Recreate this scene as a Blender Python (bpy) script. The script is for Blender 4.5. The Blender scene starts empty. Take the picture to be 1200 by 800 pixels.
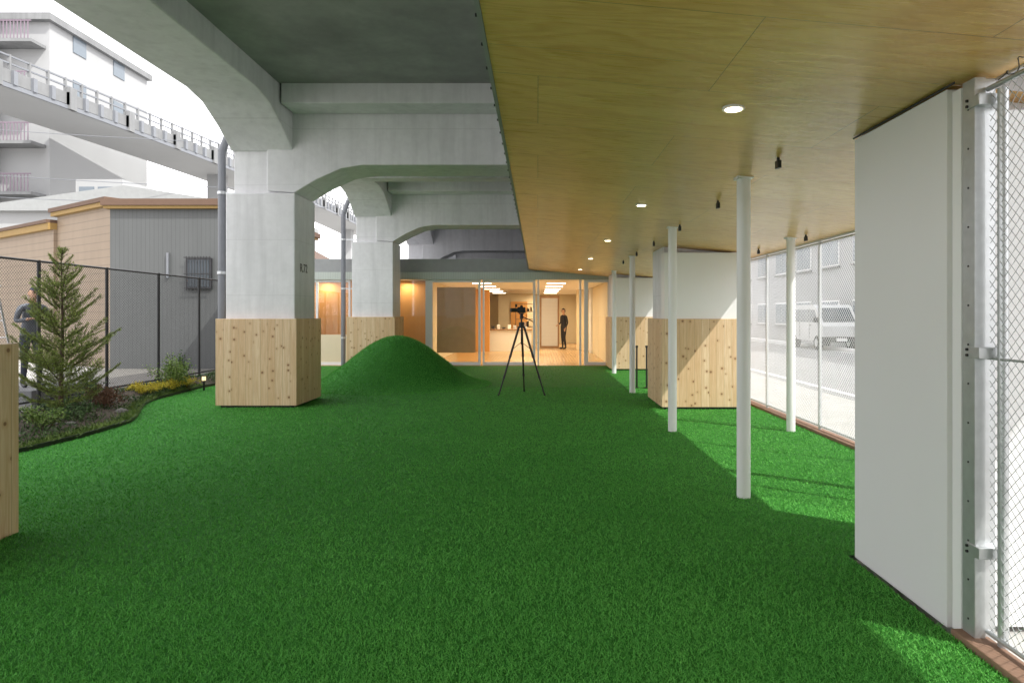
import bpy, bmesh, math, random
import numpy as np
from mathutils import Vector, Matrix
random.seed(7); rng=np.random.default_rng(7)
scene=bpy.context.scene
R=math.radians
# ------------------------------------------------------------ materials
class NT:
    def __init__(s,name):
        s.m=bpy.data.materials.new(name); s.m.use_nodes=True
        s.t=s.m.node_tree; s.b=s.t.nodes['Principled BSDF']; s.o=s.t.nodes['Material Output']
        s._p=None
    def n(s,t,**k):
        x=s.t.nodes.new(t)
        for a,b in k.items(): setattr(x,a,b)
        return x
    def put(s,sock,v):
        if isinstance(v,bpy.types.NodeSocket): s.t.links.new(v,sock)
        else:
            if isinstance(v,(tuple,list)) and len(v)==3 and sock.type=='RGBA': v=(*v,1)
            sock.default_value=v
    def pos(s):
        if s._p is None: s._p=s.n('ShaderNodeTexCoord').outputs['Object']
        return s._p
    def math(s,op,a,b=0.0,c=0.0):
        x=s.n('ShaderNodeMath',operation=op); s.put(x.inputs[0],a); s.put(x.inputs[1],b); s.put(x.inputs[2],c); return x.outputs[0]
    def sep(s,v=None):
        x=s.n('ShaderNodeSeparateXYZ'); s.put(x.inputs[0],v or s.pos()); return x.outputs
    def comb(s,a,b,c):
        x=s.n('ShaderNodeCombineXYZ'); s.put(x.inputs[0],a); s.put(x.inputs[1],b); s.put(x.inputs[2],c); return x.outputs[0]
    def scl(s,v3,vec=None):
        x=s.n('ShaderNodeVectorMath',operation='MULTIPLY'); s.put(x.inputs[0],vec or s.pos()); x.inputs[1].default_value=v3; return x.outputs[0]
    def noise(s,scale,detail=4,vec=None,rough=.55,dist=0.0):
        x=s.n('ShaderNodeTexNoise'); s.put(x.inputs['Vector'],vec or s.pos()); x.inputs['Scale'].default_value=scale
        x.inputs['Detail'].default_value=detail; x.inputs['Roughness'].default_value=rough; x.inputs['Distortion'].default_value=dist
        return x.outputs['Fac']
    def mr(s,v,a,b,c=0.0,d=1.0):
        x=s.n('ShaderNodeMapRange'); s.put(x.inputs[0],v); 
        for i,q in enumerate((a,b,c,d)): x.inputs[i+1].default_value=q
        return x.outputs[0]
    def mix(s,f,a,b,mode='MIX'):
        x=s.n('ShaderNodeMix',data_type='RGBA',blend_type=mode); s.put(x.inputs[0],f); s.put(x.inputs[6],a); s.put(x.inputs[7],b); return x.outputs[2]
    def bump(s,h,st=.3,d=.01):
        x=s.n('ShaderNodeBump'); x.inputs['Strength'].default_value=st; x.inputs['Distance'].default_value=d; s.put(x.inputs['Height'],h)
        s.t.links.new(x.outputs[0],s.b.inputs['Normal'])
    def set(s,col=None,rough=None,metal=None,spec=None):
        if col is not None: s.put(s.b.inputs['Base Color'],col)
        if rough is not None: s.put(s.b.inputs['Roughness'],rough)
        if metal is not None: s.put(s.b.inputs['Metallic'],metal)
        if spec is not None: s.put(s.b.inputs['Specular IOR Level'],spec)
        return s.m

def simple(name,c,rough=.6,metal=0,var=.12,scale=6,bump=0):
    t=NT(name); n=t.noise(scale,2)
    d=tuple(x*(1-var) for x in c); e=tuple(min(1,x*(1+var)) for x in c)
    t.set(t.mix(n,d,e),rough,metal)
    if bump: t.bump(t.noise(scale*8,2),.4,bump)
    return t.m

def concrete(name,c,stain=.75,lines=True):
    t=NT(name)
    a=t.noise(.9,5,rough=.62); b=t.noise(9,3); s=t.noise(1.0,3,t.scl((6,6,.5)))
    col=t.mix(t.mr(a,.3,.7),tuple(x*stain for x in c),c)
    col=t.mix(t.mr(s,.48,.75,0,.38),col,tuple(x*.58 for x in c))
    col=t.mix(t.mr(b,.35,.65,0,.15),col,tuple(x*.6 for x in c))
    if lines:
        x,y,z=t.sep()
        f=t.math('FRACT',t.math('MULTIPLY',z,1/.9)); l=t.math('LESS_THAN',f,.01)
        col=t.mix(t.math('MULTIPLY',l,.2),col,(.25,.25,.25))
    t.set(col,.75); t.bump(b,.3,.012)
    return t.m
M={}
M['conc']=concrete('painted_concrete',(.84,.84,.86),.88)
M['beam']=concrete('beam_concrete',(.82,.82,.84),.84)
M['slab']=concrete('slab_concrete',(.44,.44,.44),.52,False)
M['farconc']=concrete('weathered_concrete',(.24,.245,.25),.75,False)
M['farwhite']=simple('render_wall',(.36,.365,.37),.8,var=.06,scale=.5)
M['white']=simple('white_paint',(.84,.84,.84),.45,var=.03,scale=2)
M['panelw']=simple('white_panel',(.80,.80,.81),.5,var=.03,scale=1.2,bump=.0008)
M['paving']=simple('paving',(.42,.41,.39),.9,var=.2,scale=1.5,bump=.004)
M['steel']=simple('galvanised_steel',(.55,.57,.58),.4,.7,var=.15,scale=20)
M['wire']=simple('wire_galvanised',(.72,.73,.73),.4,.2)
M['wireblk']=simple('wire_black',(.012,.013,.014),.5)
M['black']=simple('black_plastic',(.015,.015,.016),.45)
M['darkmetal']=simple('dark_metal',(.05,.05,.055),.45,.5)
M['pipe']=simple('grey_pvc',(.18,.19,.21),.45)
M['brownkerb']=simple('brown_kerb',(.25,.15,.1),.8,var=.25,scale=8,bump=.003)
M['roofgrey']=simple('roof_grey',(.3,.31,.31),.6)
M['orange']=simple('orange_wall',(.72,.37,.12),.7,var=.04)
M['cream']=simple('cream_wall',(.78,.68,.48),.7,var=.04)
M['brown']=simple('brown_wood',(.34,.2,.1),.5,var=.2)
M['reflsheet']=simple('reflection_tan',(.50,.36,.22),.6,var=.1)  # tan painted in place of the sliding door's reflection
M['brick']=simple('brown_fascia',(.12,.07,.045),.7)
M['yellow']=simple('yellow_trim',(.30,.19,.06),.7)
M['asphalt']=simple('asphalt',(.24,.24,.24),.9,var=.2,scale=3,bump=.004)
M['bark']=simple('bark',(.09,.06,.04),.9,var=.3,scale=30)
M['rubber']=simple('rubber',(.02,.02,.02),.8)
M['winglass']=simple('window_dark',(.07,.085,.1),.12)
M['winpale']=simple('window_pale',(.15,.18,.21),.15)
M['carpaint']=simple('white_car_paint',(.6,.61,.62),.25,var=.02)
M['skin']=simple('skin',(.5,.3,.2),.55)
M['hair']=simple('hair_black',(.012,.01,.01),.6)
M['clothblk']=simple('cloth_black',(.02,.02,.024),.85,var=.3,scale=12)
M['clothgrey']=simple('cloth_grey',(.12,.13,.15),.85,var=.25,scale=12)
M['jeans']=simple('cloth_navy',(.03,.035,.06),.85,var=.25,scale=12)
M['alum']=simple('aluminium',(.65,.66,.67),.35,.7)
M['rail']=simple('railing_mauve',(.2,.15,.19),.6)
M['shadewall']=simple('shade_wall_grey',(.22,.21,.2),.8)  # grey of the unseen wall added to shade the foreground

t=NT('soil'); n=t.noise(14,6,rough=.7); t.set(t.mix(t.mr(n,.3,.7),(.025,.018,.012),(.11,.085,.06)),.95); t.bump(n,.9,.03); M['soil']=t.m
t=NT('gravel'); v=t.n('ShaderNodeTexVoronoi'); v.inputs['Scale'].default_value=45; t.put(v.inputs['Vector'],t.pos())
t.set(t.mix(t.mr(v.outputs['Color'],0,1),(.10,.095,.085),(.24,.23,.21)),.9); t.bump(v.outputs['Distance'],.8,.01); M['gravel']=t.m

# pine boards
t=NT('pine_boards'); x,y,z=t.sep(); c=t.math('ADD',x,y); q=t.math('MULTIPLY',c,1/.118)
pid=t.math('FLOOR',q); fr=t.math('FRACT',q)
wn=t.n('ShaderNodeTexWhiteNoise',noise_dimensions='1D'); t.put(wn.inputs['W'],pid)
off=t.math('MULTIPLY',wn.outputs['Value'],31.0)
g=t.noise(1,5,t.comb(t.math('MULTIPLY',c,38),off,t.math('ADD',t.math('MULTIPLY',z,1.6),off)),dist=1.2)
g2=t.noise(1,3,t.comb(t.math('MULTIPLY',c,160),off,t.math('MULTIPLY',z,6)))
base=t.mix(wn.outputs['Value'],(.72,.51,.30),(.84,.67,.45))
base=t.mix(t.mr(g,.35,.7,0,.7),base,(.58,.36,.17))
base=t.mix(t.mr(g2,.4,.7,0,.25),base,(.45,.26,.12))
vo=t.n('ShaderNodeTexVoronoi',voronoi_dimensions='2D'); vo.inputs['Scale'].default_value=4.6
t.put(vo.inputs['Vector'],t.comb(c,t.math('ADD',z,off),0))
kr=t.math('SUBTRACT',vo.outputs['Distance'],t.math('MULTIPLY',t.sep(vo.outputs['Color'])[0],.05))
kn=t.mr(kr,.015,.045,1,0); base=t.mix(kn,base,(.13,.055,.025))
ring=t.mr(kr,.05,.17,.4,0); base=t.mix(ring,base,(.48,.26,.11))
seam=t.math('LESS_THAN',fr,.03); base=t.mix(t.math('MULTIPLY',seam,.6),base,(.2,.11,.05))
t.set(base,.5); t.bump(t.math('SUBTRACT',t.math('MULTIPLY',g,.3),seam),.4,.003); M['pine']=t.m

# plywood ceiling
t=NT('plywood'); x,y,z=t.sep()
px=t.math('MULTIPLY',x,1/1.82); py=t.math('MULTIPLY',y,1/.91); 
row=t.math('FLOOR',py); px=t.math('ADD',px,t.math('MULTIPLY',row,.5))
cid=t.math('ADD',t.math('FLOOR',px),t.math('MULTIPLY',row,17.3))
wn=t.n('ShaderNodeTexWhiteNoise',noise_dimensions='1D'); t.put(wn.inputs['W'],cid); w=wn.outputs['Value']
vec=t.comb(t.math('MULTIPLY',x,.5),t.math('MULTIPLY',y,2.4),t.math('MULTIPLY',w,40))
nn=t.noise(1,3,vec,dist=.5); sn=t.math('SINE',t.math('MULTIPLY',nn,64)); 
fine=t.noise(1,4,t.comb(t.math('MULTIPLY',x,4),t.math('MULTIPLY',y,90),t.math('MULTIPLY',w,20)))
base=t.mix(w,(.82,.50,.16),(.90,.60,.22))
base=t.mix(t.mr(sn,-.3,1,0,.5),base,(.64,.33,.08))
base=t.mix(t.mr(fine,.4,.7,0,.4),base,(.55,.28,.08))
base=t.mix(t.mr(t.noise(.7,3),.35,.7,0,.3),base,(.62,.36,.11))
s1=t.math('LESS_THAN',t.math('FRACT',py),.005); s2=t.math('LESS_THAN',t.math('FRACT',px),.0025); sm=t.math('MAXIMUM',s1,s2)
base=t.mix(t.math('MULTIPLY',sm,.7),base,(.12,.07,.03))
t.set(base,t.mr(fine,.3,.7,.24,.36)); t.bump(t.math('SUBTRACT',t.math('MULTIPLY',fine,.2),sm),.25,.002); M['ply']=t.m

# turf
t=NT('turf_base'); a=t.noise(260,2,rough=.7); b=t.noise(1.3,3)
col=t.mix(t.mr(a,.35,.65),(.014,.1,.014),(.07,.28,.045)); col=t.mix(t.mr(b,.3,.7,0,.25),col,(.02,.14,.02)); t.set(col,.8,spec=.1); M['turf']=t.m
t=NT('turf_blade'); a=t.noise(160,1); b=t.noise(1.1,4,rough=.65)
col=t.mix(t.mr(a,.28,.72),(.045,.26,.04),(.22,.62,.12)); col=t.mix(t.mr(b,.35,.65,0,.38),col,(.055,.28,.045)); t.set(col,.7,spec=.15); M['blade']=t.m
def leafmat(name,a,b,tr=.25):
    t=NT(name); n=t.noise(25,2); n2=t.noise(3,2); col=t.mix(t.mr(t.math('ADD',n,t.math('MULTIPLY',n2,.6)),.55,1.05),a,b)
    t.set(col,.6,spec=.2); return t.m
M['needle']=leafmat('fir_needles',(.07,.12,.02),(.32,.40,.09))
M['leafd']=leafmat('leaf_dark',(.02,.05,.015),(.08,.14,.04))
M['leafl']=leafmat('leaf_light',(.08,.15,.03),(.22,.3,.08))
M['leafy']=leafmat('leaf_yellow',(.34,.29,.03),(.6,.5,.05))
M['leafr']=leafmat('leaf_red',(.09,.05,.03),(.2,.1,.06))
def siding(name,c,per,axis,var=.25):
    t=NT(name); x,y,z=t.sep(); q={'x':x,'z':z,'y':y}[axis]
    f=t.math('FRACT',t.math('MULTIPLY',q,1/per)); s=t.math('LESS_THAN',f,.13)
    n=t.noise(1,4,t.scl((3,3,.6))); col=t.mix(t.mr(n,.3,.7),tuple(v*(1-var) for v in c),c); col=t.mix(t.math('MULTIPLY',s,.35),col,tuple(v*.4 for v in c))
    t.set(col,.6); t.bump(f,.5,.01); return t.m
M['sidegrey']=siding('grey_siding',(.10,.105,.105),.12,'x',.12)
M['sidetan']=siding('tan_siding',(.29,.22,.155),.22,'z',.12)
M['ribbed']=siding('ribbed_strip',(.5,.55,.5),.07,'x',.1)
M['louver']=siding('louver',(.7,.7,.68),.06,'z',.05)
t=NT('floorboards'); x,y,z=t.sep(); f=t.math('FRACT',t.math('MULTIPLY',x,10)); n=t.noise(1,4,t.scl((20,1.5,1)))
t.set(t.mix(t.math('MULTIPLY',t.math('LESS_THAN',f,.04),.5),t.mix(n,(.5,.32,.15),(.64,.44,.23)),(.2,.1,.04)),.25); M['floor']=t.m
t=NT('clear_glass'); tr=t.n('ShaderNodeBsdfTransparent'); tr.inputs[0].default_value=(.93,.95,.94,1); gl=t.n('ShaderNodeBsdfGlossy'); gl.inputs[1].default_value=.02
fz=t.n('ShaderNodeFresnel'); fz.inputs[0].default_value=1.5; mx=t.n('ShaderNodeMixShader'); t.put(mx.inputs[0],t.math('ADD',fz.outputs[0],.06))
t.t.links.new(tr.outputs[0],mx.inputs[1]); t.t.links.new(gl.outputs[0],mx.inputs[2]); t.t.links.new(mx.outputs[0],t.o.inputs[0]); M['glass']=t.m
def emis(name,c,s):
    t=NT(name); t.set(c,.5); t.put(t.b.inputs['Emission Color'],c); t.b.inputs['Emission Strength'].default_value=s; return t.m
M['lampE']=emis('lamp_glow',(1,.82,.55),9); M['ceilE']=emis('ceiling_lamp',(1,.88,.68),5); M['gardE']=emis('garden_glow',(1,.75,.4),1.6)

# ------------------------------------------------------------ mesh builder
class B:
    def __init__(s,name): s.name=name; s.v=[]; s.f=[]; s.mi=[]; s.mats=[]; s.sm=[]
    def m(s,k):
        if k not in s.mats: s.mats.append(k)
        return s.mats.index(k)
    def add(s,vs,fs,k,smooth=False):
        o=len(s.v); s.v+= [tuple(v) for v in vs]; i=s.m(k)
        for f in fs: s.f.append([a+o for a in f]); s.mi.append(i); s.sm.append(smooth)
    def box(s,x0,x1,y0,y1,z0,z1,k,M4=None):
        vs=[Vector(p) for p in ((x0,y0,z0),(x1,y0,z0),(x1,y1,z0),(x0,y1,z0),(x0,y0,z1),(x1,y0,z1),(x1,y1,z1),(x0,y1,z1))]
        if M4: vs=[M4@v for v in vs]
        s.add(vs,[(0,3,2,1),(4,5,6,7),(0,1,5,4),(1,2,6,5),(2,3,7,6),(3,0,4,7)],k)
    def prism(s,poly,a,b,axis,k,M4=None):
        n=len(poly)
        def P(p,t): return {'y':(p[0],t,p[1]),'x':(t,p[0],p[1]),'z':(p[0],p[1],t)}[axis]
        vs=[Vector(P(p,a)) for p in poly]+[Vector(P(p,b)) for p in poly]
        if M4: vs=[M4@v for v in vs]
        s.add(vs,[tuple(range(n)),tuple(range(2*n-1,n-1,-1))]+[(i,i+n,(i+1)%n+n,(i+1)%n) for i in range(n)],k)
    def cyl(s,p,q,r,k,r2=None,n=12,smooth=True,cap=True):
        p=Vector(p); q=Vector(q); d=(q-p).normalized(); u=d.orthogonal().normalized(); w=d.cross(u); r2=r if r2 is None else r2
        vs=[]
        for c,rr in ((p,r),(q,r2)):
            for i in range(n):
                a=2*math.pi*i/n; vs.append(c+(u*math.cos(a)+w*math.sin(a))*rr)
        s.add(vs,[(i,(i+1)%n,(i+1)%n+n,i+n) for i in range(n)],k,smooth)
        if cap: s.add(vs,[tuple(range(n-1,-1,-1)),tuple(range(n,2*n))],k)
    def path(s,pts,r,k,n=8):
        for a,b in zip(pts[:-1],pts[1:]): s.cyl(a,b,r,k,n=n)
    def done(s,bevel=0,parent=None,seg=2):
        me=bpy.data.meshes.new(s.name); me.from_pydata(s.v,[],s.f)
        for k in s.mats: me.materials.append(M[k])
        me.polygons.foreach_set('material_index',s.mi); me.polygons.foreach_set('use_smooth',s.sm); me.update()
        bm=bmesh.new(); bm.from_mesh(me); bmesh.ops.recalc_face_normals(bm,faces=bm.faces); bm.to_mesh(me); bm.free()
        o=bpy.data.objects.new(s.name,me); scene.collection.objects.link(o)
        if bevel:
            b=o.modifiers.new('bevel','BEVEL'); b.width=bevel; b.segments=seg; b.limit_method='ANGLE'; b.angle_limit=R(40)
        if parent: o.parent=parent
        return o
def npmesh(name,V,F,mat,parent=None):
    me=bpy.data.meshes.new(name); nv=len(V); nf,k=F.shape
    me.vertices.add(nv); me.vertices.foreach_set('co',V.astype(np.float32).ravel())
    me.loops.add(nf*k); me.loops.foreach_set('vertex_index',F.astype(np.int32).ravel())
    me.polygons.add(nf); me.polygons.foreach_set('loop_start',np.arange(0,nf*k,k,dtype=np.int32)); me.polygons.foreach_set('loop_total',np.full(nf,k,dtype=np.int32))
    me.update(calc_edges=True); me.materials.append(M[mat]); o=bpy.data.objects.new(name,me); scene.collection.objects.link(o)
    if parent: o.parent=parent
    return o
def leaves(name,C,D,L,W,mat,parent=None):
    n=len(C); r=rng.normal(size=(n,3)); S=np.cross(D,r); S/= (np.linalg.norm(S,axis=1,keepdims=True)+1e-9)
    L=np.asarray(L).reshape(-1,1)*np.ones((n,1)); W=np.asarray(W).reshape(-1,1)*np.ones((n,1))
    V=np.stack([C,C+D*L*.45+S*W*.5,C+D*L,C+D*L*.45-S*W*.5],1).reshape(-1,3)
    F=np.arange(4*n).reshape(n,4); return npmesh(name,V,F,mat,parent)
def unit(a): return a/(np.linalg.norm(a,axis=1,keepdims=True)+1e-9)

# ------------------------------------------------------------ camera
cam=bpy.data.cameras.new('camera'); co=bpy.data.objects.new('camera',cam); scene.collection.objects.link(co)
co.location=(0,0,1.5); co.rotation_euler=(R(90),0,0); cam.lens=24; cam.sensor_width=36; cam.shift_x=-.025; cam.shift_y=-.0267; cam.clip_end=2000; cam.clip_start=.05
scene.camera=co
# ------------------------------------------------------------ world, sun
sd=Vector((.8,-.6,1.06)).normalized()
w=bpy.data.worlds.new('World'); scene.world=w; w.use_nodes=True; nt=w.node_tree; bg=nt.nodes['Background']
sky=nt.nodes.new('ShaderNodeTexSky'); sky.sky_type='NISHITA'; sky.sun_disc=False; sky.sun_elevation=math.asin(sd.z); sky.sun_rotation=math.atan2(.8,-.6)
sky.air_density=1.5; sky.dust_density=4
mx=nt.nodes.new('ShaderNodeMix'); mx.data_type='RGBA'; mx.inputs[0].default_value=.8; mx.inputs[7].default_value=(20.5,20.2,20.6,1)
nt.links.new(sky.outputs[0],mx.inputs[6]); nt.links.new(mx.outputs[2],bg.inputs[0]); bg.inputs[1].default_value=.15
sl=bpy.data.lights.new('sun','SUN'); sl.energy=5; sl.angle=R(.5); sl.color=(1,.98,.92); so=bpy.data.objects.new('sun',sl); scene.collection.objects.link(so)
so.rotation_euler=(-sd).to_track_quat('-Z','Y').to_euler(); so.location=(20,-15,30)
scene.view_settings.view_transform='Standard'; scene.view_settings.look='None'; scene.view_settings.exposure=0

# ------------------------------------------------------------ ground
g=B('ground'); g.add([(-900,-900,-.03),(900,-900,-.03),(900,900,-.03),(-900,900,-.03)],[(0,1,2,3)],'paving'); g.done()
rd=B('road'); rd.add([(5.6,-60,-.026),(12.6,-60,-.026),(12.6,120,-.026),(5.6,120,-.026)],[(0,1,2,3)],'asphalt')
rd.add([(5.85,-60,-.022),(6.0,-60,-.022),(6.0,120,-.022),(5.85,120,-.022)],[(0,1,2,3)],'white')
rd.add([(12.2,-60,-.022),(12.35,-60,-.022),(12.35,120,-.022),(12.2,120,-.022)],[(0,1,2,3)],'white')
rd.done()
k=B('kerb'); k.box(12.6,12.8,-60,120,-.03,.1,'conc'); k.done(.01)
def left(y):
    t=min(1,max(0,(y-9.2)/3.0)); t=t*t*(3-2*t); return -5.6-1.15*t+.06*math.sin(y*1.7)
def mound(x,y):
    r=np.hypot((x+3.0)/1.0,(y-14.6)/1.0); return np.where(r<2.0,1.03*.5*(1+np.cos(np.pi*np.minimum(r,2.0)/2.0)),0)
tf=B('artificial_turf')
ys=list(np.linspace(-7.4,4.25,24))+list(np.linspace(4.2501,20,60))
for a,b in zip(ys[:-1],ys[1:]):
    rr=1.93 if (a+b)/2<4.25 else 3.5
    tf.add([(left(a),a,0),(rr,a,0),(rr,b,0),(left(b),b,0)],[(0,1,2,3)],'turf')
turf=tf.done()
mo=B('turf_mound'); NR,NA=24,64
vs=[(-3.0,14.6,1.03+.004)]; fs=[]
for i in range(1,NR+1):
    r=2.0*i/NR
    for j in range(NA):
        a=2*math.pi*j/NA; X=-3.0+r*math.cos(a); Y=14.6+r*math.sin(a); vs.append((X,Y,float(mound(X,Y))+.004))
for j in range(NA): fs.append((0,1+j,1+(j+1)%NA))
for i in range(NR-1):
    for j in range(NA): a=1+i*NA+j; b=1+i*NA+(j+1)%NA; fs.append((a,a+NA,b+NA,b))
mo.add(vs,fs,'turf',True); mound_o=mo.done()
def blades(name,X,Y,Z,hb,wb,parent):
    n=len(X); a=rng.uniform(0,2*np.pi,n); lean=rng.normal(0,.7,(n,2))
    H=hb*rng.uniform(.6,1.2,n); Wd=wb*rng.uniform(.7,1.2,n)
    bx=np.cos(a)*Wd/2; by=np.sin(a)*Wd/2
    V=np.zeros((n,3,3)); V[:,0]=np.stack([X-bx,Y-by,Z],1); V[:,1]=np.stack([X+bx,Y+by,Z],1)
    V[:,2]=np.stack([X+lean[:,0]*H,Y+lean[:,1]*H,Z+H],1)
    return npmesh(name,V.reshape(-1,3),np.arange(3*n).reshape(n,3),'blade',parent)
n=330000; y=np.exp(rng.uniform(np.log(2.5),np.log(14),n)); x=rng.uniform(-.82,.71,n)*y
y2=rng.uniform(-3,20,40000); x2=rng.uniform(-6.8,3.5,40000); y=np.r_[y,y2]; x=np.r_[x,x2]
vl=np.vectorize(left)(y); vr=np.where(y<4.25,1.93,3.5); ok=(x>vl)&(x<vr)&(mound(x,y)<.01)
x=x[ok]; y=y[ok]; blades('blades',x,y,np.zeros_like(x),.018,.0033+.00062*y,turf)
n=40000; r=2.0*np.sqrt(rng.uniform(0,1,n)); a=rng.uniform(0,2*np.pi,n); x=-3+r*np.cos(a); y=14.6+r*np.sin(a)
blades('blades',x,y,mound(x,y),.025,np.full(n,.012),mound_o)
e=B('timber_edging'); e.box(1.935,2.06,-7.4,3.2,-.03,.03,'brownkerb'); e.box(3.505,3.66,4.3,19.9,-.03,.035,'brownkerb'); e.done(.006)
e=B('garden_edging')
pts=[(left(yy),yy) for yy in np.linspace(3,16,80)]
for (a,b),(c,d) in zip(pts[:-1],pts[1:]):
    e.add([(a-.02,b,-.02),(c-.02,d,-.02),(c-.02,d,.05),(a-.02,b,.05),(a,b,-.02),(c,d,-.02),(c,d,.05),(a,b,.05)],[(0,1,2,3),(4,7,6,5),(3,2,6,7)],'black')
e.done()
gb=B('garden_bed'); NX,NY=24,90; vs=[];fs=[]
for j in range(NY):
    yy=3+13*j/(NY-1)
    for i in range(NX):
        u=i/(NX-1); xx=-7.75+(left(yy)-.02+7.75)*u
        vs.append((xx,yy,.02+.1*math.sin(math.pi*u)*(1+.4*math.sin(yy*3+u*5))+random.uniform(-.012,.012)))
for j in range(NY-1):
    for i in range(NX-1): a=j*NX+i; fs.append((a,a+1,a+NX+1,a+NX))
gb.add(vs,fs,'soil',True); gb.done()
gp=B('gravel_path'); gp.add([(-12,-5,-.02),(-7.74,-5,-.02),(-7.74,19.8,-.02),(-12,19.8,-.02)],[(0,1,2,3)],'gravel'); gp.done()

# ------------------------------------------------------------ viaduct
vd=B('railway_viaduct')
rows=[3.55+7.5*i for i in range(-4,7)]
for r0 in rows:
    near=abs(r0-3.55)<.1
    ya,yb=r0+.04,r0+.96
    for xl in (-5.05,2.03):
        x0,x1=xl,xl+1.12
        if near and xl>0: vd.box(2.065,3.2,3.41,4.2,-.1,3.46,'conc')
        else: vd.box(x0,x1,r0,r0+1.0,-.1,3.46,'conc')
        vd.box(x0+.09,x1-.13,r0+.1,r0+.9,3.46,4.2,'conc')
    vd.prism([(-4.4,3.5),(-3.95,3.47),(-3.6,3.68),(-3.2,3.86),(-2.85,3.92),(.95,3.92),(1.3,3.86),(1.7,3.68),(2.05,3.47),(2.6,3.5),(2.6,5.06),(-4.4,5.06)],ya,yb,'y','beam')
    vd.box(-3.95,1.95,r0-.55,r0+.02,4.74,5.06,'beam')
    if r0>5 and r0+4.3<rows[-1]+1: 
        vd.box(-3.95,1.95,r0+4.05,r0+4.45,4.5,5.06,'beam')
for r0 in rows[:-1]:
    for gx in (-4.99,2.08):
        c0=r0+.95; c1=r0+7.5+.05
        vd.prism([(r0+.5,4.16),(c0,4.16),(c0+.45,4.43),(c0+.95,4.65),(c0+1.4,4.72),(c1-1.4,4.72),(c1-.95,4.65),(c1-.45,4.43),(c1,4.16),(c1+.45,4.16),(c1+.45,5.4),(r0+.5,5.4)],gx,gx+1.01,'x','beam')
vo_=vd.done(.018)
sl_=B('slab'); sl_.box(-5.35,5.4,rows[0]-2,rows[-1]+2,5.05,5.7,'slab'); sl_.box(-5.36,-5.1,rows[0]-2,rows[-1]+2,5.0,6.3,'conc'); sl_.done(parent=vo_)
# unseen wall added behind the camera to darken near turf and ceiling
shwall=B('added_shade_wall'); shwall.box(-5.0,2.0,-7.7,-7.5,-.03,4.7,'shadewall')
shwall.box(-1.4,-.4,-7.5,-7.46,0,2.1,'darkmetal')
for i in range(3): shwall.box(-4.6+.0+i*.95,-3.8+i*.95,-7.5,-7.47,1.0,2.0,'winglass')
shwall.done(.01)

for r0 in rows[3:7]:
    near = abs(r0-3.55)<.1
    c=B('wooden_column_cladding')
    if near: c.box(-5.3,-3.57,r0-.2,4.70,0,1.30,'pine')
    else: c.box(-5.16,-3.86,r0-.12,r0+1.12,.035,1.425,'pine')
    if not near: c.box(-5.1,-3.92,r0-.06,r0+1.06,-.01,.035,'black')
    c.done(.006)
    if near: 
        p=B('white_column_panel'); p.box(1.96,2.06,3.27,4.22,0.0,2.575,'panelw'); p.box(2.06,3.22,3.275,3.40,0,2.48,'white'); p.box(1.985,2.1,3.2,3.27,.0,2.56,'white'); p.box(1.952,1.959,3.2,4.23,2.578,2.59,'darkmetal'); p.done(.006)
    elif r0>0:
        c=B('wooden_column_cladding'); c.box(1.96,3.22,r0-.3,r0+1.1,.035,1.425,'pine'); c.box(2.0,3.18,r0-.26,r0+1.06,-.01,.035,'black'); c.done(.006)
        c=B('white_column_panel'); c.box(2.0,3.18,r0-.27,r0-.01,1.425,2.47,'white'); c.done(.004)
tx=bpy.data.curves.new('column_number','FONT'); tx.body='R.72'; tx.size=.2; tx.extrude=.001; to=bpy.data.objects.new('column_number',tx); scene.collection.objects.link(to)
to.location=(-3.925,11.28,2.2); to.rotation_euler=(R(90),0,R(90)); tx.materials.append(M['black'])
for yy in (12.0,19.5,4.5):
    d=B('drain_pipe'); d.path([(-5.25,yy,4.98),(-5.4,yy,4.75),(-5.55,yy,4.35),(-5.55,yy,0)],.065,'pipe',14)
    for h in (.8,2.2,3.6): d.cyl((-5.55,yy,h),(-5.55,yy,h+.05),.078,'steel',n=14); d.box(-5.5,-5.0,yy-.015,yy+.015,h+.01,h+.04,'steel')
    d.done()

# ------------------------------------------------------------ canopy
def ch(x): return 2.77-.09*x
cp=B('plywood_canopy')
def slabpoly(x0,x1,y0,y1):
    cp.add([(x0,y0,ch(x0)),(x1,y0,ch(x1)),(x1,y1,ch(x1)),(x0,y1,ch(x0))],[(0,1,2,3)],'ply')
    t=.14
    cp.add([(x0,y0,ch(x0)+t),(x1,y0,ch(x1)+t),(x1,y1,ch(x1)+t),(x0,y1,ch(x0)+t)],[(0,1,2,3)],'roofgrey')
slabpoly(-.24,2.1,-7.45,3.26); slabpoly(-.24,3.6,3.262,19.9)
cp.box(-.262,-.242,-7.45,19.9,ch(-.24)-.005,ch(-.24)+.17,'roofgrey')
cp.box(3.602,3.64,3.26,19.9,ch(3.6)-.02,ch(3.6)+.16,'white')
cp.box(2.102,2.13,-7.45,3.26,ch(2.1)-.01,ch(2.1)+.16,'steel')
cpo=cp.done()
dt=B('edge_clips')
for i in range(60): yy=.4+i*.32; dt.box(-.272,-.262,yy,yy+.012,ch(-.24)+.0,ch(-.24)+.012,'black')
dt.done(parent=cpo)
for yy in (.4,3.87,7.3,10.8,14.3,17.8):
    xx=1.11; h=ch(xx); d=B('ceiling_downlight'); 
    d.cyl((xx,yy,h-.012),(xx,yy,h+.002),.062,'white',n=28,cap=True); d.cyl((xx,yy,h-.016),(xx,yy,h-.0125),.046,'lampE',n=28); d.done()
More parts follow.
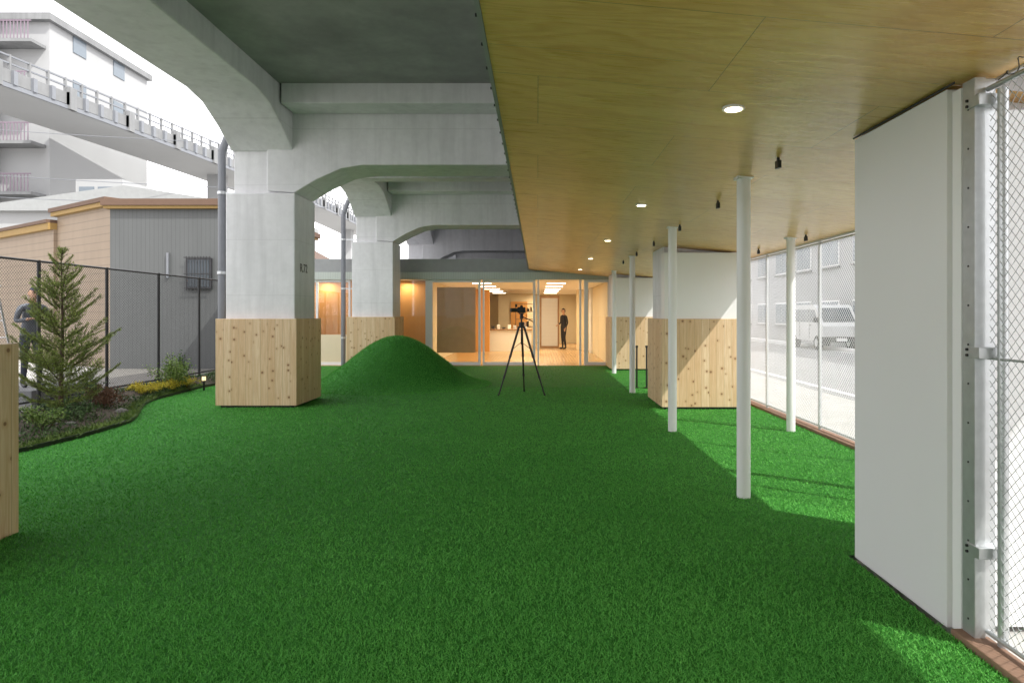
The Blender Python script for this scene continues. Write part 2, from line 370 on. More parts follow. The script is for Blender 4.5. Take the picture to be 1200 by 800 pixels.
for xx,yy in [(1.72,4.88),(1.77,6.7),(1.77,8.5),(1.77,10.4),(1.77,12.2),(1.77,14.1),(3.3,8.4),(3.3,10.2),(3.3,12.1)]:
    h=ch(xx); d=B('ceiling_hook'); d.cyl((xx,yy,h+.01),(xx,yy,h-.02),.012,'black',n=8); d.box(xx-.014,xx+.014,yy-.03,yy+.03,h-.075,h-.02,'black'); d.done(.003)
for xx,yy in [(1.69,5.6),(1.73,8.76),(1.81,13.04),(1.94,17.3),(3.25,8.76),(3.25,5.5),(3.25,13.04),(3.25,17.3)]:
    p=B('steel_post'); h=ch(xx); p.cyl((xx,yy,0),(xx,yy,h),.055,'white',n=24); p.box(xx-.065,xx+.065,yy-.065,yy+.065,h-.014,h+.01,'white'); p.done(.003)

# ------------------------------------------------------------ chain-link fences (wires split in short lengths)
def chain(b,x,y0,y1,z0,z1,p,r,k):
    L=y1-y0; H=z1-z0
    N=int((L+H)/p)+1; P=[];Q=[]
    for i in range(N):
        u0=i*p-H; a=max(0,-u0); c=min(H,L-u0)
        if c-a<.01: continue
        m=max(1,int((c-a)/.22))
        for j in range(m):
            s=a+(c-a)*j/m; e=a+(c-a)*(j+1)/m
            P.append((x,y0+u0+s,z0+s)); Q.append((x,y0+u0+e,z0+e))
            P.append((x+2*r,y0+u0+s,z1-s)); Q.append((x+2*r,y0+u0+e,z1-e))
    P=np.array(P);Q=np.array(Q); D=unit(Q-P); U=np.tile(np.array([1.,0,0]),(len(P),1)); W=np.cross(D,U)
    vs=[]
    for C_ in (P,Q):
        for a in (0,2.094,4.189): vs.append(C_+(U*math.cos(a)+W*math.sin(a))*r)
    V=np.stack(vs,1).reshape(-1,3).tolist(); n=len(P); F=[]
    for i in range(n):
        o=6*i
        F+= [(o,o+1,o+4,o+3),(o+1,o+2,o+5,o+4),(o+2,o,o+3,o+5)]
    b.add(V,F,k)
f=B('chain_link_fence'); chain(f,-8.3,4,19.6,.05,2.36,.056,.0022,'wireblk')
yy=15.0-1.8*6
while yy<19.7: f.cyl((-8.33,yy,-.05),(-8.33,yy,2.4),.03,'black',n=10); yy+=1.8
for h in (2.38,.06): f.cyl((-8.33,4,h),(-8.33,19.7,h),.02,'black',n=8)
f.done()
f=B('chain_link_fence'); chain(f,3.58,4.3,19.7,.06,2.4,.052,.0022,'wire')
yy=4.7
while yy<19.8: f.cyl((3.6,yy,-.05),(3.6,yy,2.43),.02,'steel',n=10); yy+=2.0
for h in (2.4,.08): f.cyl((3.6,4.3,h),(3.6,19.7,h),.014,'steel',n=8)
f.done()
f=B('chain_link_fence'); chain(f,2.04,-2,3.08,.05,2.52,.05,.0019,'steel')
for h in (2.52,1.3,.06): f.cyl((2.045,-2,h),(2.045,3.1,h),.006 if h==1.3 else .012,'steel',n=10)
for yy in (1.0,-1.0): f.cyl((2.05,yy,0),(2.05,yy,2.55),.025,'steel',n=12)
f.done()
f=B('steel_gate_post')
f.box(1.985,2.035,3.10,3.19,-.02,2.575,'steel'); f.box(2.037,2.09,3.115,3.135,-.02,2.575,'steel')
f.cyl((2.06,3.02,0),(2.06,3.02,2.5),.022,'steel',n=14)
for h in (2.44,1.3,.4):
    f.box(1.978,2.1,3.06,3.16,h,h+.05,'steel'); 
    for q in (.012,.038): f.cyl((1.97,3.14,h+q),(1.985,3.14,h+q),.007,'darkmetal',n=6)
for i in range(14): f.cyl((1.982,3.145,.18*i+.1),(1.9845,3.145,.18*i+.1),.005,'darkmetal',n=8)
f.done(.002)
f=B('tie_wire')
for s in range(4):
    pts=[]; y0=3.0-.16*s
    for i in range(14): a=i*.7; pts.append((2.03+.02*math.sin(a*1.3),y0-i*.012+.012*math.cos(a),2.53+.02*math.sin(a)+.03*(i/14)))
    f.path(pts,.0025,'black',5)
f.done()
for i,(xx,yy) in enumerate([(2.02,13.9),(2.22,13.9),(2.42,14.2)]):
    b=B('black_bollard'); b.cyl((xx,yy,0),(xx,yy,.82),.018,'black',n=10); b.cyl((xx,yy,.82),(xx,yy,.86),.028,'black',n=10); b.cyl((xx,yy,0),(xx,yy,.015),.05,'black',n=12); b.done()

# ------------------------------------------------------------ building at end
bd=B('nursery_building'); Z0=20.0
X0,X1=-7.2,3.6
bd.box(X0,X1,Z0-.15,36,2.72,3.1,'roofgrey')
bd.box(X0,X1,Z0-.17,Z0-.15,2.5,2.72,'ribbed')
bd.box(X0,X1,Z0-.15,Z0-.1,2.5,2.71,'white')
bd.box(X0,X1,Z0-.1,35,2.5,2.715,'white')
bd.box(X0,X1,Z0-.2,35,-.028,.012,'floor')
bd.box(X0,X0+.1,Z0,35,.012,2.5,'cream'); bd.box(X1-.1,X1,Z0,35,.012,2.5,'cream'); bd.box(X0,X1,35,35.1,.012,2.5,'cream')
bd.box(-7.1,-3.3,20.5,20.6,.012,2.49,'orange')
bd.box(-3.3,-3.2,20.5,27,.012,2.49,'cream')
bd.box(-3.2,-1.9,27.0,27.1,.012,2.49,'orange')
bd.box(2.1,2.2,20.2,35,.012,2.49,'cream')
bd.box(-.02,.08,30,30.6,.012,2.49,'white'); 
bd.box(.1,.95,30.0,30.5,.012,2.3,'brown'); bd.box(.17,.88,29.98,30,.1,2.2,'louver')
bd.box(1.6,2.1,28,28.1,.012,2.49,'cream')
bd.box(-1.9,-.1,33,33.1,.012,2.49,'cream'); bd.box(-1.3,-.5,32.95,33,.012,2.1,'orange')
bd.box(-2.4,-.25,27.4,28,.012,.85,'white'); bd.box(-2.45,-.2,27.35,28.05,.85,.9,'brown')
for i in range(4): bd.box(-1.0,-.2,31.5,31.9,.9+.35*i,.93+.35*i,'brown')
bd.box(-1.03,-1.0,31.5,31.9,.3,2.0,'brown'); bd.box(-.2,-.17,31.5,31.9,.3,2.0,'brown')
for i in range(14):
    xx=-.95+random.random()*.7; q=random.choice([.93,1.28,1.63]); bd.box(xx,xx+.06,31.55,31.8,q,q+random.uniform(.12,.28),random.choice(['white','orange','darkmetal','yellow']))
for i in range(9):
    xx=-2.3+i*.22; bd.box(xx,xx+.12,27.5,27.65,.9,.9+random.uniform(.06,.25),random.choice(['white','alum','brown','darkmetal']))
for yy in (22,24.5,27,29.5,32):
    for xx in (-1.8,.6): bd.box(xx-.3,xx+.3,yy,yy+.1,2.47,2.498,'ceilE')
def fpost(x,w=.06,d=.08,k='white'): bd.box(x-w/2,x+w/2,Z0-.05,Z0-.05+d,.012,2.5,k)
for x,wd in ((-7.15,.1),(-6.45,.06),(-5.5,.06),(-4.15,.06),(-3.2,.16),(-3.1,.05),(-1.7,.07),(-1.58,.05),(-.1,.07),(.02,.05),(1.25,.06),(1.42,.12),(2.1,.1),(3.0,.06)): fpost(x,wd)
for a,b in ((-7.15,-5.5),(-3.1,-1.7),(-1.58,-.1),(1.42,2.1),(2.1,3.6)):
    bd.box(a,b,Z0-.035,Z0+.0,2.43,2.5,'white'); bd.box(a,b,Z0-.035,Z0,.012,.1,'white')
bd.box(-7.1,-5.5,Z0-.02,Z0,.012,.9,'cream')
bo=bd.done(.003,seg=1)
gl=B('glass_panes')
for a,b in ((-7.1,-5.53),(-3.08,-1.74),(-1.56,-.14),(1.46,2.06),(2.14,3.5)): gl.add([(a,Z0-.018,.1),(b,Z0-.018,.1),(b,Z0-.018,2.43),(a,Z0-.018,2.43)],[(0,1,2,3)],'glass')
gl.add([(-4.15,Z0-.018,.02),(-3.25,Z0-.018,.02),(-3.25,Z0-.018,2.5),(-4.15,Z0-.018,2.5)],[(0,1,2,3)],'glass'); gl.done(parent=bo)
cu=B('reflection_sheet'); cu.box(-3.0,-1.85,20.35,20.37,.35,2.3,'reflsheet'); cu.done(parent=bo)  # sheet added behind the glass, its colour stands for the door's reflection
for (xx,yy,e) in ((-.4,22.5,120),(-.3,27,140),(.6,32,95),(-3.9,20.25,9),(-6.3,20.25,9)):
    l=bpy.data.lights.new('ceiling_lamp_light','AREA'); l.energy=e; l.color=(1,.80,.54); l.size=1.2 if e>30 else .2; lo=bpy.data.objects.new('ceiling_lamp_light',l); lo.location=(xx,yy,2.44); scene.collection.objects.link(lo)

# ------------------------------------------------------------ left house
ho=B('grey_siding_house')
ho.box(-11.9,-8.8,19,27,-.03,4.42,'sidegrey')
ho.box(-12.0,-8.7,18.85,27.1,4.42,4.5,'yellow'); ho.box(-12.05,-8.65,18.8,27.2,4.5,4.68,'brick')
A=Vector((-11.91,19.02)); Bq=Vector((-19.5,24.4)); d=(Bq-A).normalized(); nrm=Vector((-d.y,d.x))
if nrm.y<0: nrm=-nrm
def wall2(a,b,h0,h1,th,off,k):
    p=A+d*a-nrm*off; q=A+d*b-nrm*off; ho.prism([(p.x,p.y),(q.x,q.y),(q.x+nrm.x*th,q.y+nrm.y*th),(p.x+nrm.x*th,p.y+nrm.y*th)],h0,h1,'z',k)
wall2(0,3.6,-.03,4.5,3,0,'sidetan'); wall2(3.6,9.2,-.03,4.1,3,.1,'sidetan')
wall2(-.1,3.7,4.5,4.62,3.2,.15,'yellow'); wall2(-.1,3.75,4.62,4.74,3.3,.2,'brick'); wall2(3.6,9.3,4.1,4.3,3.2,.25,'yellow'); wall2(3.6,9.3,4.3,4.4,3.2,.3,'brick')
ho.box(-9.75,-9.05,18.93,18.998,2.2,3.05,'darkmetal'); ho.box(-9.7,-9.1,18.925,18.93,2.25,3.0,'winglass')
for i in range(9): ho.box(-9.72+.08*i,-9.705+.08*i,18.86,18.875,2.15,3.1,'black')
for h in (2.2,2.6,3.05): ho.box(-9.78,-9.02,18.85,18.865,h,h+.025,'black')
ho.box(-10.3,-10.25,18.93,18.995,2.5,3.2,'pipe')
ho.done(.01)
h2=B('white_shed_roof_house'); h2.box(-24,-12.6,30,38,-.03,6.0,'farwhite'); h2.prism([(-24.4,6.0),(-12.2,6.0),(-12.2,6.2),(-18,7.1),(-24.4,6.2)],29.7,38,'y','roofgrey'); h2.done()
h3=B('rooftop_unit_house'); h3.box(-24.7,-22.2,36.5,42,-.03,8.7,'farwhite'); h3.box(-24.5,-23.7,36.47,36.5,7,8.3,'winpale'); h3.box(-23.5,-22.5,36.47,36.5,7,8.3,'winpale'); h3.done()
h4=B('low_roof_house'); h4.box(-9.9,-7.6,24,27,-.03,3.2,'sidetan'); h4.prism([(-10.2,3.2),(-7.3,3.2),(-8.8,4.0)],23.7,27,'y','brick'); h4.done()

# far apartment and curved railway
ap=B('white_apartment_block'); ap.box(-60,-28.6,40,50,-.03,18.6,'farwhite'); ap.box(-60.2,-28.3,39.6,50.2,18.6,19.0,'farconc')
for fl in range(6):
    z=2.5+fl*2.9
    ap.box(-60,-28.8,38.8,40,z,z+.18,'farconc')
    ap.box(-60,-28.8,38.78,38.82,z+1.15,z+1.22,'rail')
    xx=-60
    while xx<-28.9: ap.box(xx,xx+.06,38.79,38.81,z+.18,z+1.15,'rail'); xx+=.2
    xx=-58
    while xx<-30: ap.box(xx,xx+1.8,39.97,40.0,z+.2,z+2.1,'winpale'); ap.box(xx+2.2,xx+2.5,38.9,40,z+.18,z+2.85,'farwhite'); xx+=4
    if fl>3:
        for yy in (42,46): ap.box(-28.6,-28.55,yy,yy+1.2,z+.6,z+1.8,'winpale')
ap.done()
rw=B('curved_railway_viaduct'); pts=[]
for i in range(40):
    s=i/39; yy=10+80*s; xx=-28.5+11.5*s*1.6-5.0*(s*1.6)**2*.9; pts.append((xx,yy))
def rail_seg(a,b,o0,o1,z0,z1,k):
    (ax,ay),(bx,by)=a,b; rw.add([(ax+o0,ay,z0),(ax+o1,ay,z0),(bx+o1,by,z0),(bx+o0,by,z0),(ax+o0,ay,z1),(ax+o1,ay,z1),(bx+o1,by,z1),(bx+o0,by,z1)],[(0,3,2,1),(4,5,6,7),(0,1,5,4),(1,2,6,5),(2,3,7,6),(3,0,4,7)],k)
for a,b in zip(pts[:-1],pts[1:]):
    rail_seg(a,b,-4,0,11.9,12.15,'farwhite'); rail_seg(a,b,-.2,0.05,12.15,12.75,'farconc')
    rail_seg(a,b,-.1,-.02,13.05,13.12,'pipe'); rail_seg(a,b,-.1,-.02,13.4,13.47,'pipe')
    rail_seg(a,b,.05,.12,11.9,12.1,'pipe'); rail_seg(a,b,-4,-3.8,12.15,13.5,'farconc')
for i in range(len(pts)*2-2):
    a=pts[i//2]; b=pts[min(i//2+1,39)]; t=(i%2)*.5; px_=a[0]*(1-t)+b[0]*t; py_=a[1]*(1-t)+b[1]*t
    rw.box(px_-.12,px_-.0,py_,py_+.1,12.7,13.5,'farconc')
    rw.box(px_+.05,px_+.2,py_,py_+.25,12.1,12.75,'pipe')
    if i%4==0: rw.box(px_+.02,px_+.25,py_,py_+.5,11.9,13.0,'farconc')
    if i in (8,40,56,72): rw.box(px_-2.6,px_-1.6,py_,py_+1.2,-.03,11.9,'farwhite')
rw.done()
ow=B('overhead_wires')
for (p,q,sag) in (((-40,26,10.4),(-5.5,31,9.0),.5),((-40,26,8.6),(-5.5,31,7.0),.5),((-40,24,7.0),(-5.5,31,6.3),.4)):
    P=[]; 
    for i in range(17): s=i/16; P.append((p[0]+(q[0]-p[0])*s,p[1]+(q[1]-p[1])*s,p[2]+(q[2]-p[2])*s-sag*4*s*(1-s)))
    ow.path(P,.014,'pipe',5)
ow.done()

# ------------------------------------------------------------ right side street
sb=B('street_building'); sb.box(14.2,26,24,62,-.03,9,'farwhite'); sb.box(14.1,26.1,23.9,62.1,9,9.3,'farconc')
for fl in range(3):
    for i in range(11):
        yy=25.5+i*3.3; z=.9+fl*2.9; sb.box(14.16,14.2,yy,yy+1.9,z,z+1.25,'white'); sb.box(14.14,14.16,yy+.06,yy+.92,z+.06,z+1.19,'winpale'); sb.box(14.14,14.16,yy+.98,yy+1.84,z+.06,z+1.19,'winpale'); sb.box(14.08,14.2,yy-.1,yy+2,z-.1,z-.02,'farconc')
for i in range(3): sb.box(15.5+3*i,17+3*i,23.96,24,1,2.3,'winpale'); sb.box(15.5+3*i,17+3*i,23.96,24,4,5.3,'winpale')
sb.done(.01)
sb=B('street_building'); sb.box(14.6,26,2,23,-.03,6.5,'farwhite'); sb.box(14.5,26.1,1.9,23.1,6.5,6.8,'roofgrey')
for i in range(6): sb.box(14.56,14.6,3.5+i*3.3,5.2+i*3.3,1,2.3,'winglass'); sb.box(14.56,14.6,3.5+i*3.3,5.2+i*3.3,3.9,5.2,'winglass')
sb.done(.01)
sb=B('street_building'); sb.box(-2,13.5,75,90,-.03,10,'farwhite'); 
for i in range(5):
    for j in range(3): sb.box(-1+3*i,.6+3*i,74.96,75,1+3*j,2.4+3*j,'winpale')
sb.done()
def van(x,y):
    v=B('parked_van'); L=3.9; W=1.55
    prof=[(0,.35),(0,1.0),(.12,1.1),(.75,1.82),(1.0,1.9),(L-.15,1.92),(L,1.8),(L,.35)]
    v.prism([(y+p[0],p[1]) for p in prof],x,x+W,'x','carpaint')
    for xs in (x-.006,x+W-.001):
        v.prism([(y+.45,1.15),(y+.85,1.68),(y+1.35,1.7),(y+1.35,1.15)],xs,xs+.007,'x','winglass')
        v.box(xs,xs+.007,y+1.45,y+2.45,1.15,1.7,'winglass'); v.box(xs,xs+.007,y+2.55,y+3.65,1.15,1.7,'winglass')
        v.box(xs-.002,xs+.007,y+1.4,y+1.415,.45,1.75,'black'); v.box(xs-.002,xs+.007,y+2.5,y+2.515,.45,1.75,'black'); v.box(xs-.01,xs+.015,y+1.2,y+1.35,1.0,1.03,'black')
    v.add([(x+.1,y+.17,1.17),(x+W-.1,y+.17,1.17),(x+W-.14,y+.68,1.76),(x+.14,y+.68,1.76)],[(0,1,2,3)],'winglass')
    v.box(x-.02,x+W+.02,y-.06,y+.05,.32,.55,'black'); v.box(x+.08,x+.35,y-.012,y,.72,.92,'alum'); v.box(x+W-.35,x+W-.08,y-.012,y,.72,.92,'alum'); v.box(x+.55,x+1.0,y-.07,y-.058,.36,.5,'white')
    v.box(x-.18,x-.02,y+.45,y+.53,1.15,1.35,'black')
    for yy in (y+.6,y+L-.75):
        for a,b in ((x-.02,x+.2),(x+W-.2,x+W+.02)): v.cyl((a,yy,.28),(b,yy,.28),.3,'rubber',n=24); v.cyl((a-.005,yy,.28),(b+.005,yy,.28),.17,'alum',n=18)
    return v.done(.03)
van(11.9,28.5)

# ------------------------------------------------------------ tripod with camera
tp=B('camera_tripod'); tx_,ty_=-.3,12.75
top=Vector((tx_,ty_,1.32))
for a in (205,-20,85):
    dx,dy=math.cos(R(a)),math.sin(R(a)); foot=Vector((tx_+.46*dx,ty_+.46*dy,.0)); hip=top+Vector((.05*dx,.05*dy,-.05))
    m1=hip.lerp(foot,.42); m2=hip.lerp(foot,.72)
    tp.cyl(hip,m1,.021,'black',n=10); tp.cyl(m1,m2,.017,'black',n=10); tp.cyl(m2,foot,.013,'black',n=10); tp.cyl(m1,m1.lerp(m2,.12),.024,'darkmetal',n=10); tp.cyl(m2,m2.lerp(foot,.12),.021,'darkmetal',n=10)
    tp.cyl(foot,foot+Vector((0,0,.03)),.018,'black',n=8)
    tp.cyl(m1.lerp(hip,.2),Vector((tx_,ty_,.98)),.006,'darkmetal',n=6)
tp.cyl((tx_,ty_,.93),(tx_,ty_,1.42),.016,'black',n=12); tp.cyl(top-Vector((0,0,.08)),top+Vector((0,0,.03)),.05,'black',n=16)
tp.cyl((tx_,ty_,1.42),(tx_,ty_,1.5),.035,'black',r2=.03,n=16); tp.cyl((tx_,ty_,1.46),(tx_+.22,ty_-.12,1.36),.009,'black',n=8)
tp.box(tx_-.05,tx_+.05,ty_-.05,ty_+.05,1.5,1.52,'darkmetal')
tp.box(tx_-.075,tx_+.075,ty_-.04,ty_+.035,1.522,1.63,'black'); tp.prism([(tx_-.03,1.63),(tx_+.03,1.63),(tx_+.02,1.665),(tx_-.02,1.665)],ty_-.03,ty_+.03,'y','black')
tp.cyl((tx_-.075,ty_-.0,1.575),(tx_-.2,ty_-.05,1.575),.038,'black',n=18); tp.box(tx_-.12,tx_-.08,ty_-.05,ty_+.01,1.63,1.68,'black')
tp.done(.003)

# ------------------------------------------------------------ people
def skinmesh(verts,edges,rad,sub=1):
    me=bpy.data.meshes.new('tmp'); me.from_pydata(verts,edges,[]); o=bpy.data.objects.new('tmp',me); scene.collection.objects.link(o)
    mod=o.modifiers.new('s','SKIN'); mod.use_smooth_shade=True
    for i,r in enumerate(rad):
        sv=me.skin_vertices[0].data[i]; sv.radius=(r,r) if not isinstance(r,tuple) else r; sv.use_root=(i==0)
    o.modifiers.new('u','SUBSURF').levels=sub
    dg=bpy.context.evaluated_depsgraph_get(); dg.update(); nm=bpy.data.meshes.new_from_object(o.evaluated_get(dg)); bpy.data.objects.remove(o); return nm
def person(name,loc,rotz,H,armL,armR,legs,top,bottom,hat=None,lean=0):
    s=H/1.75; b=B(name)
    P={'pel':(0,0,.94),'waist':(0,.0,1.08),'chest':(0,.0+lean*.5,1.28),'upch':(0,lean*.8,1.41),'neck':(0,lean*.95+.0,1.49),'head':(0,lean*1.1-.01,1.56)}
    V=[P['pel'],P['waist'],P['chest'],P['upch'],P['neck'],P['head']]; Rr=[(.15,.11),(.135,.1),(.16,.115),(.12,.09),(.055,.055),(.055,.055)]; E=[(0,1),(1,2),(2,3),(3,4),(4,5)]
    ends=[]
    for sg,arm in ((-1,armL),(1,armR)):
        sh=(sg*.19,P['upch'][1],1.40); i=len(V); V.append(sh); Rr.append(.06); E.append((3,i)); V.append(arm[0]); Rr.append(.043); E.append((i,i+1)); V.append(arm[1]); Rr.append(.03); E.append((i+1,i+2)); ends.append((Vector(arm[0]),Vector(arm[1]),sg))
    for sg,lg in ((-1,legs[0]),(1,legs[1])):
        i=len(V); V.append((sg*.09,0,.88)); Rr.append(.095); E.append((0,i)); V.append(lg[0]); Rr.append(.062); E.append((i,i+1)); V.append(lg[1]); Rr.append(.042); E.append((i+1,i+2))
        h=Vector(lg[1]); V.append((h.x,h.y-.02,.035)); Rr.append(.042); E.append((i+2,i+3)); V.append((h.x+sg*.02,h.y-.17,.03)); Rr.append((.04,.03)); E.append((i+3,i+4))
    me=skinmesh(V,E,Rr,2)
    fs={}
    for p in me.polygons:
        c=p.center; k=top if c.z>.93 else bottom
        if c.z<.085: k='black'
        if c.z>1.475 and abs(c.x)<.09: k='skin'
        for (el,wr,sg) in ends:
            if (c-wr).length<.045: k='skin'
        fs.setdefault(k,[]).append(tuple(p.vertices))
    vs=[v.co.copy() for v in me.vertices]
    for k,f in fs.items(): b.add(vs,f,k,True)
    for el,wr,sg in ends:
        dr=(wr-el).normalized(); side=Vector((0,-1,0)) if abs(dr.y)<.8 else Vector((sg,0,0)); side=(side-dr*side.dot(dr)).normalized(); nor=dr.cross(side)*(-sg)
        pal=wr+dr*.08; hv=[wr,pal]; he=[(0,1)]; hr=[(.024,.026),(.036,.016)]
        hm=skinmesh(hv,he,hr,1); b.add([v.co.copy() for v in hm.vertices],[tuple(p.vertices) for p in hm.polygons],'skin',True)
        for q,L in ((-.028,.062),(-.009,.075),(.01,.07),(.028,.055)):
            a0=pal+side*q; a1=a0+dr*L*.5+nor*.006; a2=a0+dr*L*.95+nor*.022
            hm=skinmesh([a0-dr*.01,a1,a2],[(0,1),(1,2)],[.0095,.009,.0075],1); b.add([v.co.copy() for v in hm.vertices],[tuple(p.vertices) for p in hm.polygons],'skin',True)
        t0=wr+dr*.03+side*.024; hm=skinmesh([t0,t0+dr*.025+side*.025,t0+dr*.055+side*.032],[(0,1),(1,2)],[.011,.011,.009],1); b.add([v.co.copy() for v in hm.vertices],[tuple(p.vertices) for p in hm.polygons],'skin',True)
    hc=Vector(P['head'])+Vector((0,-.012,.085)); bm=bmesh.new(); bmesh.ops.create_uvsphere(bm,u_segments=24,v_segments=16,radius=1)
    hv=[];ff=[];fh=[]
    for v in bm.verts:
        c=v.co; j=1-.22*max(0,-c.z)
        q=Vector((c.x*.075*j,c.y*.095,c.z*.118)); 
        if c.y<-.8 and -.35<c.z<.05 and abs(c.x)<.25: q.y-=.016
        if c.y<-.7 and .05<c.z<.3 and .15<abs(c.x)<.5: q.y+=.008
        hv.append(q+hc)
    for f_ in bm.faces:
        c=f_.calc_center_median(); hair=(c.z>.55) or (c.y>.15 and c.z>-.45)
        (fh if hair else ff).append(tuple(v.index for v in f_.verts))
    b.add(hv,ff,'skin',True); b.add([hc+(p-hc)*1.07 for p in hv],fh,hat or 'hair',True); bm.free()
    for sg in (-1,1):
        b.cyl(hc+Vector((sg*.072,.01,-.03)),hc+Vector((sg*.084,.015,.03)),.012,'skin',n=8)
        b.cyl(hc+Vector((sg*.03,-.083,.012)),hc+Vector((sg*.03,-.089,.012)),.009,'hair',n=8)
        b.cyl(hc+Vector((sg*.018,-.086,.034)),hc+Vector((sg*.045,-.08,.034)),.004,'hair',n=6)
    b.cyl(hc+Vector((-.022,-.084,-.05)),hc+Vector((.022,-.084,-.05)),.005,'brick',n=6)
    if hat: b.prism([(-.07,-.07),(.07,-.07),(.055,-.17),(-.055,-.17)],hc.z+.052,hc.z+.062,'z',hat,Matrix.Translation((hc.x,hc.y,0)))
    o=b.done(); o.scale=(s,s,s); o.rotation_euler=(0,0,rotz); o.location=loc; return o
person('standing_person',(1.12,29.3,.012),R(-60),1.72,((-.27,.02,1.13),(-.2,-.17,1.05)),((.25,.04,1.14),(.24,-.06,.9)),(((-.1,-.01,.5),(-.11,.02,.09)),((.12,-.05,.5),(.13,.02,.09))),'clothblk','clothblk')
cs=B('concrete_step'); cs.box(-9.7,-8.45,11.4,12.8,-.03,.22,'farconc'); cs.done(.01)
person('worker_person',(-8.95,12.05,.22),R(60),1.74,((-.27,-.1,1.16),(-.16,-.32,1.2)),((.27,-.1,1.16),(.15,-.34,1.22)),(((-.1,-.03,.5),(-.11,.02,.09)),((.11,-.06,.5),(.14,0,.09))),'clothgrey','jeans','jeans',lean=-.09)
sp=B('stepladder'); bx,by=-8.95,11.05
for sx in (-.22,.22):
    sp.cyl((bx+sx,by-.45,-.02),(bx+sx*.75,by-.03,1.95),.02,'alum',n=8); sp.cyl((bx+sx,by+.5,-.02),(bx+sx*.75,by+.03,1.95),.018,'alum',n=8)
for i in range(6):
    t=(i+1)/7; sp.box(bx-.2,bx+.2,by-.45+.42*t-.03,by-.45+.42*t+.05,1.95*t,1.95*t+.025,'alum')
    sp.cyl((bx-.2,by+.5-.47*t,1.95*t),(bx+.2,by+.5-.47*t,1.95*t),.01,'alum',n=6)
sp.box(bx-.19,bx+.19,by-.1,by+.1,1.95,1.98,'alum'); sp.done(.003)

# ------------------------------------------------------------ plants
def fir(name,x,y,H,Rad):
    b=B(name); b.cyl((x,y,0),(x+.03,y,H*.55),.035,'bark',r2=.02,n=10); b.cyl((x+.03,y,H*.55),(x+.01,y,H),.02,'bark',r2=.004,n=8)
    C=[];D=[];L=[]
    def twig(p,q,r,sp,nl):
        b.cyl(p,q,r,'bark',r2=r*.5,n=4,cap=False); d=(q-p); ln=d.length; d=d/ln; k=int(ln/sp)
        for i in range(k):
            c=p+d*ln*((i+random.random())/k)
            for _ in range(3):
                rv=Vector((random.gauss(0,1),random.gauss(0,1),random.gauss(.3,1))); rv=(rv-d*rv.dot(d)).normalized(); dd=(d*.75+rv).normalized(); C.append(c);D.append(dd);L.append(nl*random.uniform(.7,1.2))
    h=.2
    while h<H*.97:
        t=h/H; nb=random.randint(4,6) if t<.85 else 4
        a0=random.random()*6.28
        for i in range(nb):
            a=a0+6.283*i/nb+random.uniform(-.35,.35); ln=(Rad*min(1,(1-t)*1.25)**.8+.06)*random.uniform(.6,1.15)
            if t<.12: ln*=.7
            el=R(14+36*t+random.uniform(-10,12)); base=Vector((x+.02,y,h+random.uniform(-.04,.04)))
            dirv=Vector((math.cos(a)*math.cos(el),math.sin(a)*math.cos(el),math.sin(el)))
            mid=base+dirv*ln*.5; tip=mid+(dirv+Vector((0,0,.35))).normalized()*ln*.5
            twig(base+dirv*ln*.15,mid,.008,.016,.03); twig(mid,tip,.005,.012,.03)
            side=Vector((-math.sin(a),math.cos(a),0)); m=max(2,int(ln/.075))
            for j in range(m):
                s=(j+1)/(m+1); p=base.lerp(mid,s*2) if s<.5 else mid.lerp(tip,s*2-1)
                for sg in (-1,1):
                    tl=(ln*(1-s)*.5+.05)*random.uniform(.6,1.1); q=p+(dirv*.8+side*sg*.7+Vector((0,0,random.uniform(.0,.4)))).normalized()*tl
                    twig(p,q,.003,.013,.028)
        h+=random.uniform(.09,.15) if t<.8 else .12
    twig(Vector((x+.01,y,H-.28)),Vector((x+.01,y,H+.03)),.006,.008,.03)
    o=b.done(); leaves('needles',np.array(C),unit(np.array(D)),np.array(L),.0072,'needle',o)
fir('young_fir_tree',-6.85,9.8,2.42,.88)
def shrub(name,x,y,h,r,n,mat,ls,stems=9,z0=.05):
    b=B(name); C=[];D=[]
    tips=[]
    for i in range(stems):
        a=random.random()*6.28; rr=r*random.uniform(.2,1); tip=Vector((x+rr*math.cos(a),y+rr*math.sin(a),z0+h*random.uniform(.55,1)*(1-.3*rr/r))); mid=Vector((x,y,z0)).lerp(tip,.5)+Vector((random.gauss(0,.02),random.gauss(0,.02),.03))
        b.cyl((x+random.gauss(0,.02),y+random.gauss(0,.02),0),mid,.006,'bark',r2=.004,n=5); b.cyl(mid,tip,.004,'bark',r2=.002,n=5); tips.append((mid,tip))
    o=b.done()
    for i in range(n):
        m_,tp_=random.choice(tips); s=random.uniform(-.3,1.05); p=m_.lerp(tp_,s)+Vector((random.gauss(0,r*.13),random.gauss(0,r*.13),random.gauss(0,h*.07))); p.z=max(p.z,z0)
        C.append(p); D.append((random.gauss(0,1),random.gauss(0,1),random.gauss(.5,.8)))
    leaves('leaves',np.array(C),unit(np.array(D)),rng.uniform(.6,1.2,n)*ls,rng.uniform(.6,1,n)*ls*.45,mat,o)
shrub('garden_shrub',-6.9,12.9,.75,.42,1500,'leafl',.055,14)
shrub('garden_shrub',-7.3,13.9,.8,.4,1200,'leafd',.05,12)
for xx,yy in ((-6.95,12.3),(-6.9,12.75),(-7.2,12.2),(-6.8,13.3),(-6.95,11.95)): shrub('yellow_shrub',xx,yy,.26,.24,900,'leafy',.035,12)
shrub('reddish_shrub',-6.45,10.2,.4,.35,1100,'leafr',.04,14); shrub('reddish_shrub',-6.9,10.9,.42,.3,700,'leafr',.04,10)
shrub('reddish_shrub',-7.35,9.0,.55,.3,800,'leafr',.04,10)
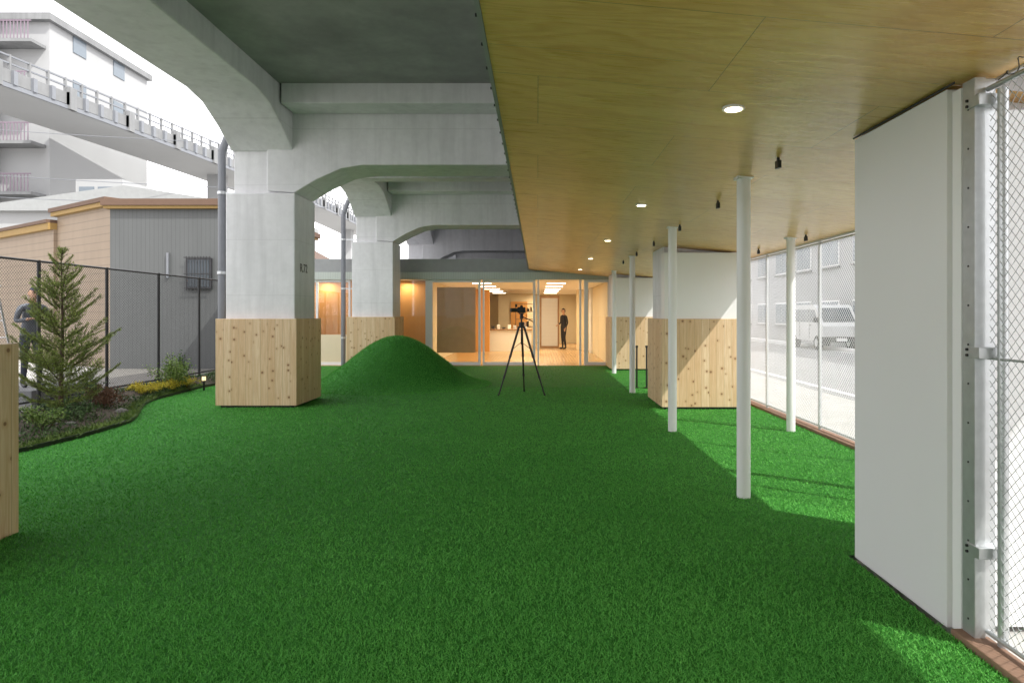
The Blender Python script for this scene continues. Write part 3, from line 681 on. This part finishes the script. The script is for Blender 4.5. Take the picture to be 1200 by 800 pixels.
shrub('garden_shrub',-6.1,8.4,.38,.3,900,'leafl',.045,12); shrub('garden_shrub',-6.6,7.9,.55,.35,1100,'leafd',.05,12); shrub('garden_shrub',-7.2,8.1,.5,.35,900,'leafl',.05,12)
shrub('garden_shrub',-6.2,9.2,.3,.3,800,'leafd',.04,12); shrub('garden_shrub',-7.5,11.4,.5,.35,800,'leafd',.05,12)
n=26000; y=rng.uniform(3.2,15.8,n); u=rng.uniform(0,1,n); lx=np.vectorize(left)(y); x=-7.7+(lx-.03+7.7)*u
cl=np.sin(x*4+y*2.3)+np.sin(y*5.1-x*3)+rng.normal(0,.6,n); ok=cl>-.3; x=x[ok];y=y[ok];u=u[ok]
z=.03+.09*np.sin(np.pi*u)+rng.uniform(0,.07,len(x)); D=unit(np.stack([rng.normal(0,.7,len(x)),rng.normal(0,.7,len(x)),rng.uniform(.2,1.2,len(x))],1))
leaves('ground_cover',np.stack([x,y,z],1),D,rng.uniform(.03,.08,len(x)),.013,'leafd')
n=9000; y=rng.uniform(6,14,n); lx=np.vectorize(left)(y); x=lx-np.abs(rng.normal(0,.12,n))-.02
D=unit(np.stack([rng.normal(0.1,.8,n),rng.normal(0,.8,n),rng.uniform(.3,1.2,n)],1)); leaves('edge_grass',np.stack([x,y,np.full(n,.03)],1),D,rng.uniform(.04,.1,n),.009,'leafl')
st=B('garden_stones')
for i in range(26):
    yy=random.uniform(6,14); xx=random.uniform(-7.6,left(yy)-.15); r=random.uniform(.03,.09); vs=[];
    bm=bmesh.new(); bmesh.ops.create_icosphere(bm,subdivisions=2,radius=1)
    for v in bm.verts: q=v.co*(r*(1+random.uniform(-.15,.15))); vs.append((xx+q.x*1.3,yy+q.y,.07+q.z*.6))
    st.add(vs,[tuple(v.index for v in f_.verts) for f_ in bm.faces],'gravel',True); bm.free()
st.done()
gl_=B('garden_lamp'); gl_.cyl((-6.55,13.4,0),(-6.55,13.4,.2),.02,'black',n=10); gl_.cyl((-6.55,13.4,.2),(-6.55,13.4,.28),.035,'gardE',n=14); gl_.cyl((-6.55,13.4,.28),(-6.55,13.4,.30),.05,'black',n=14); gl_.done()
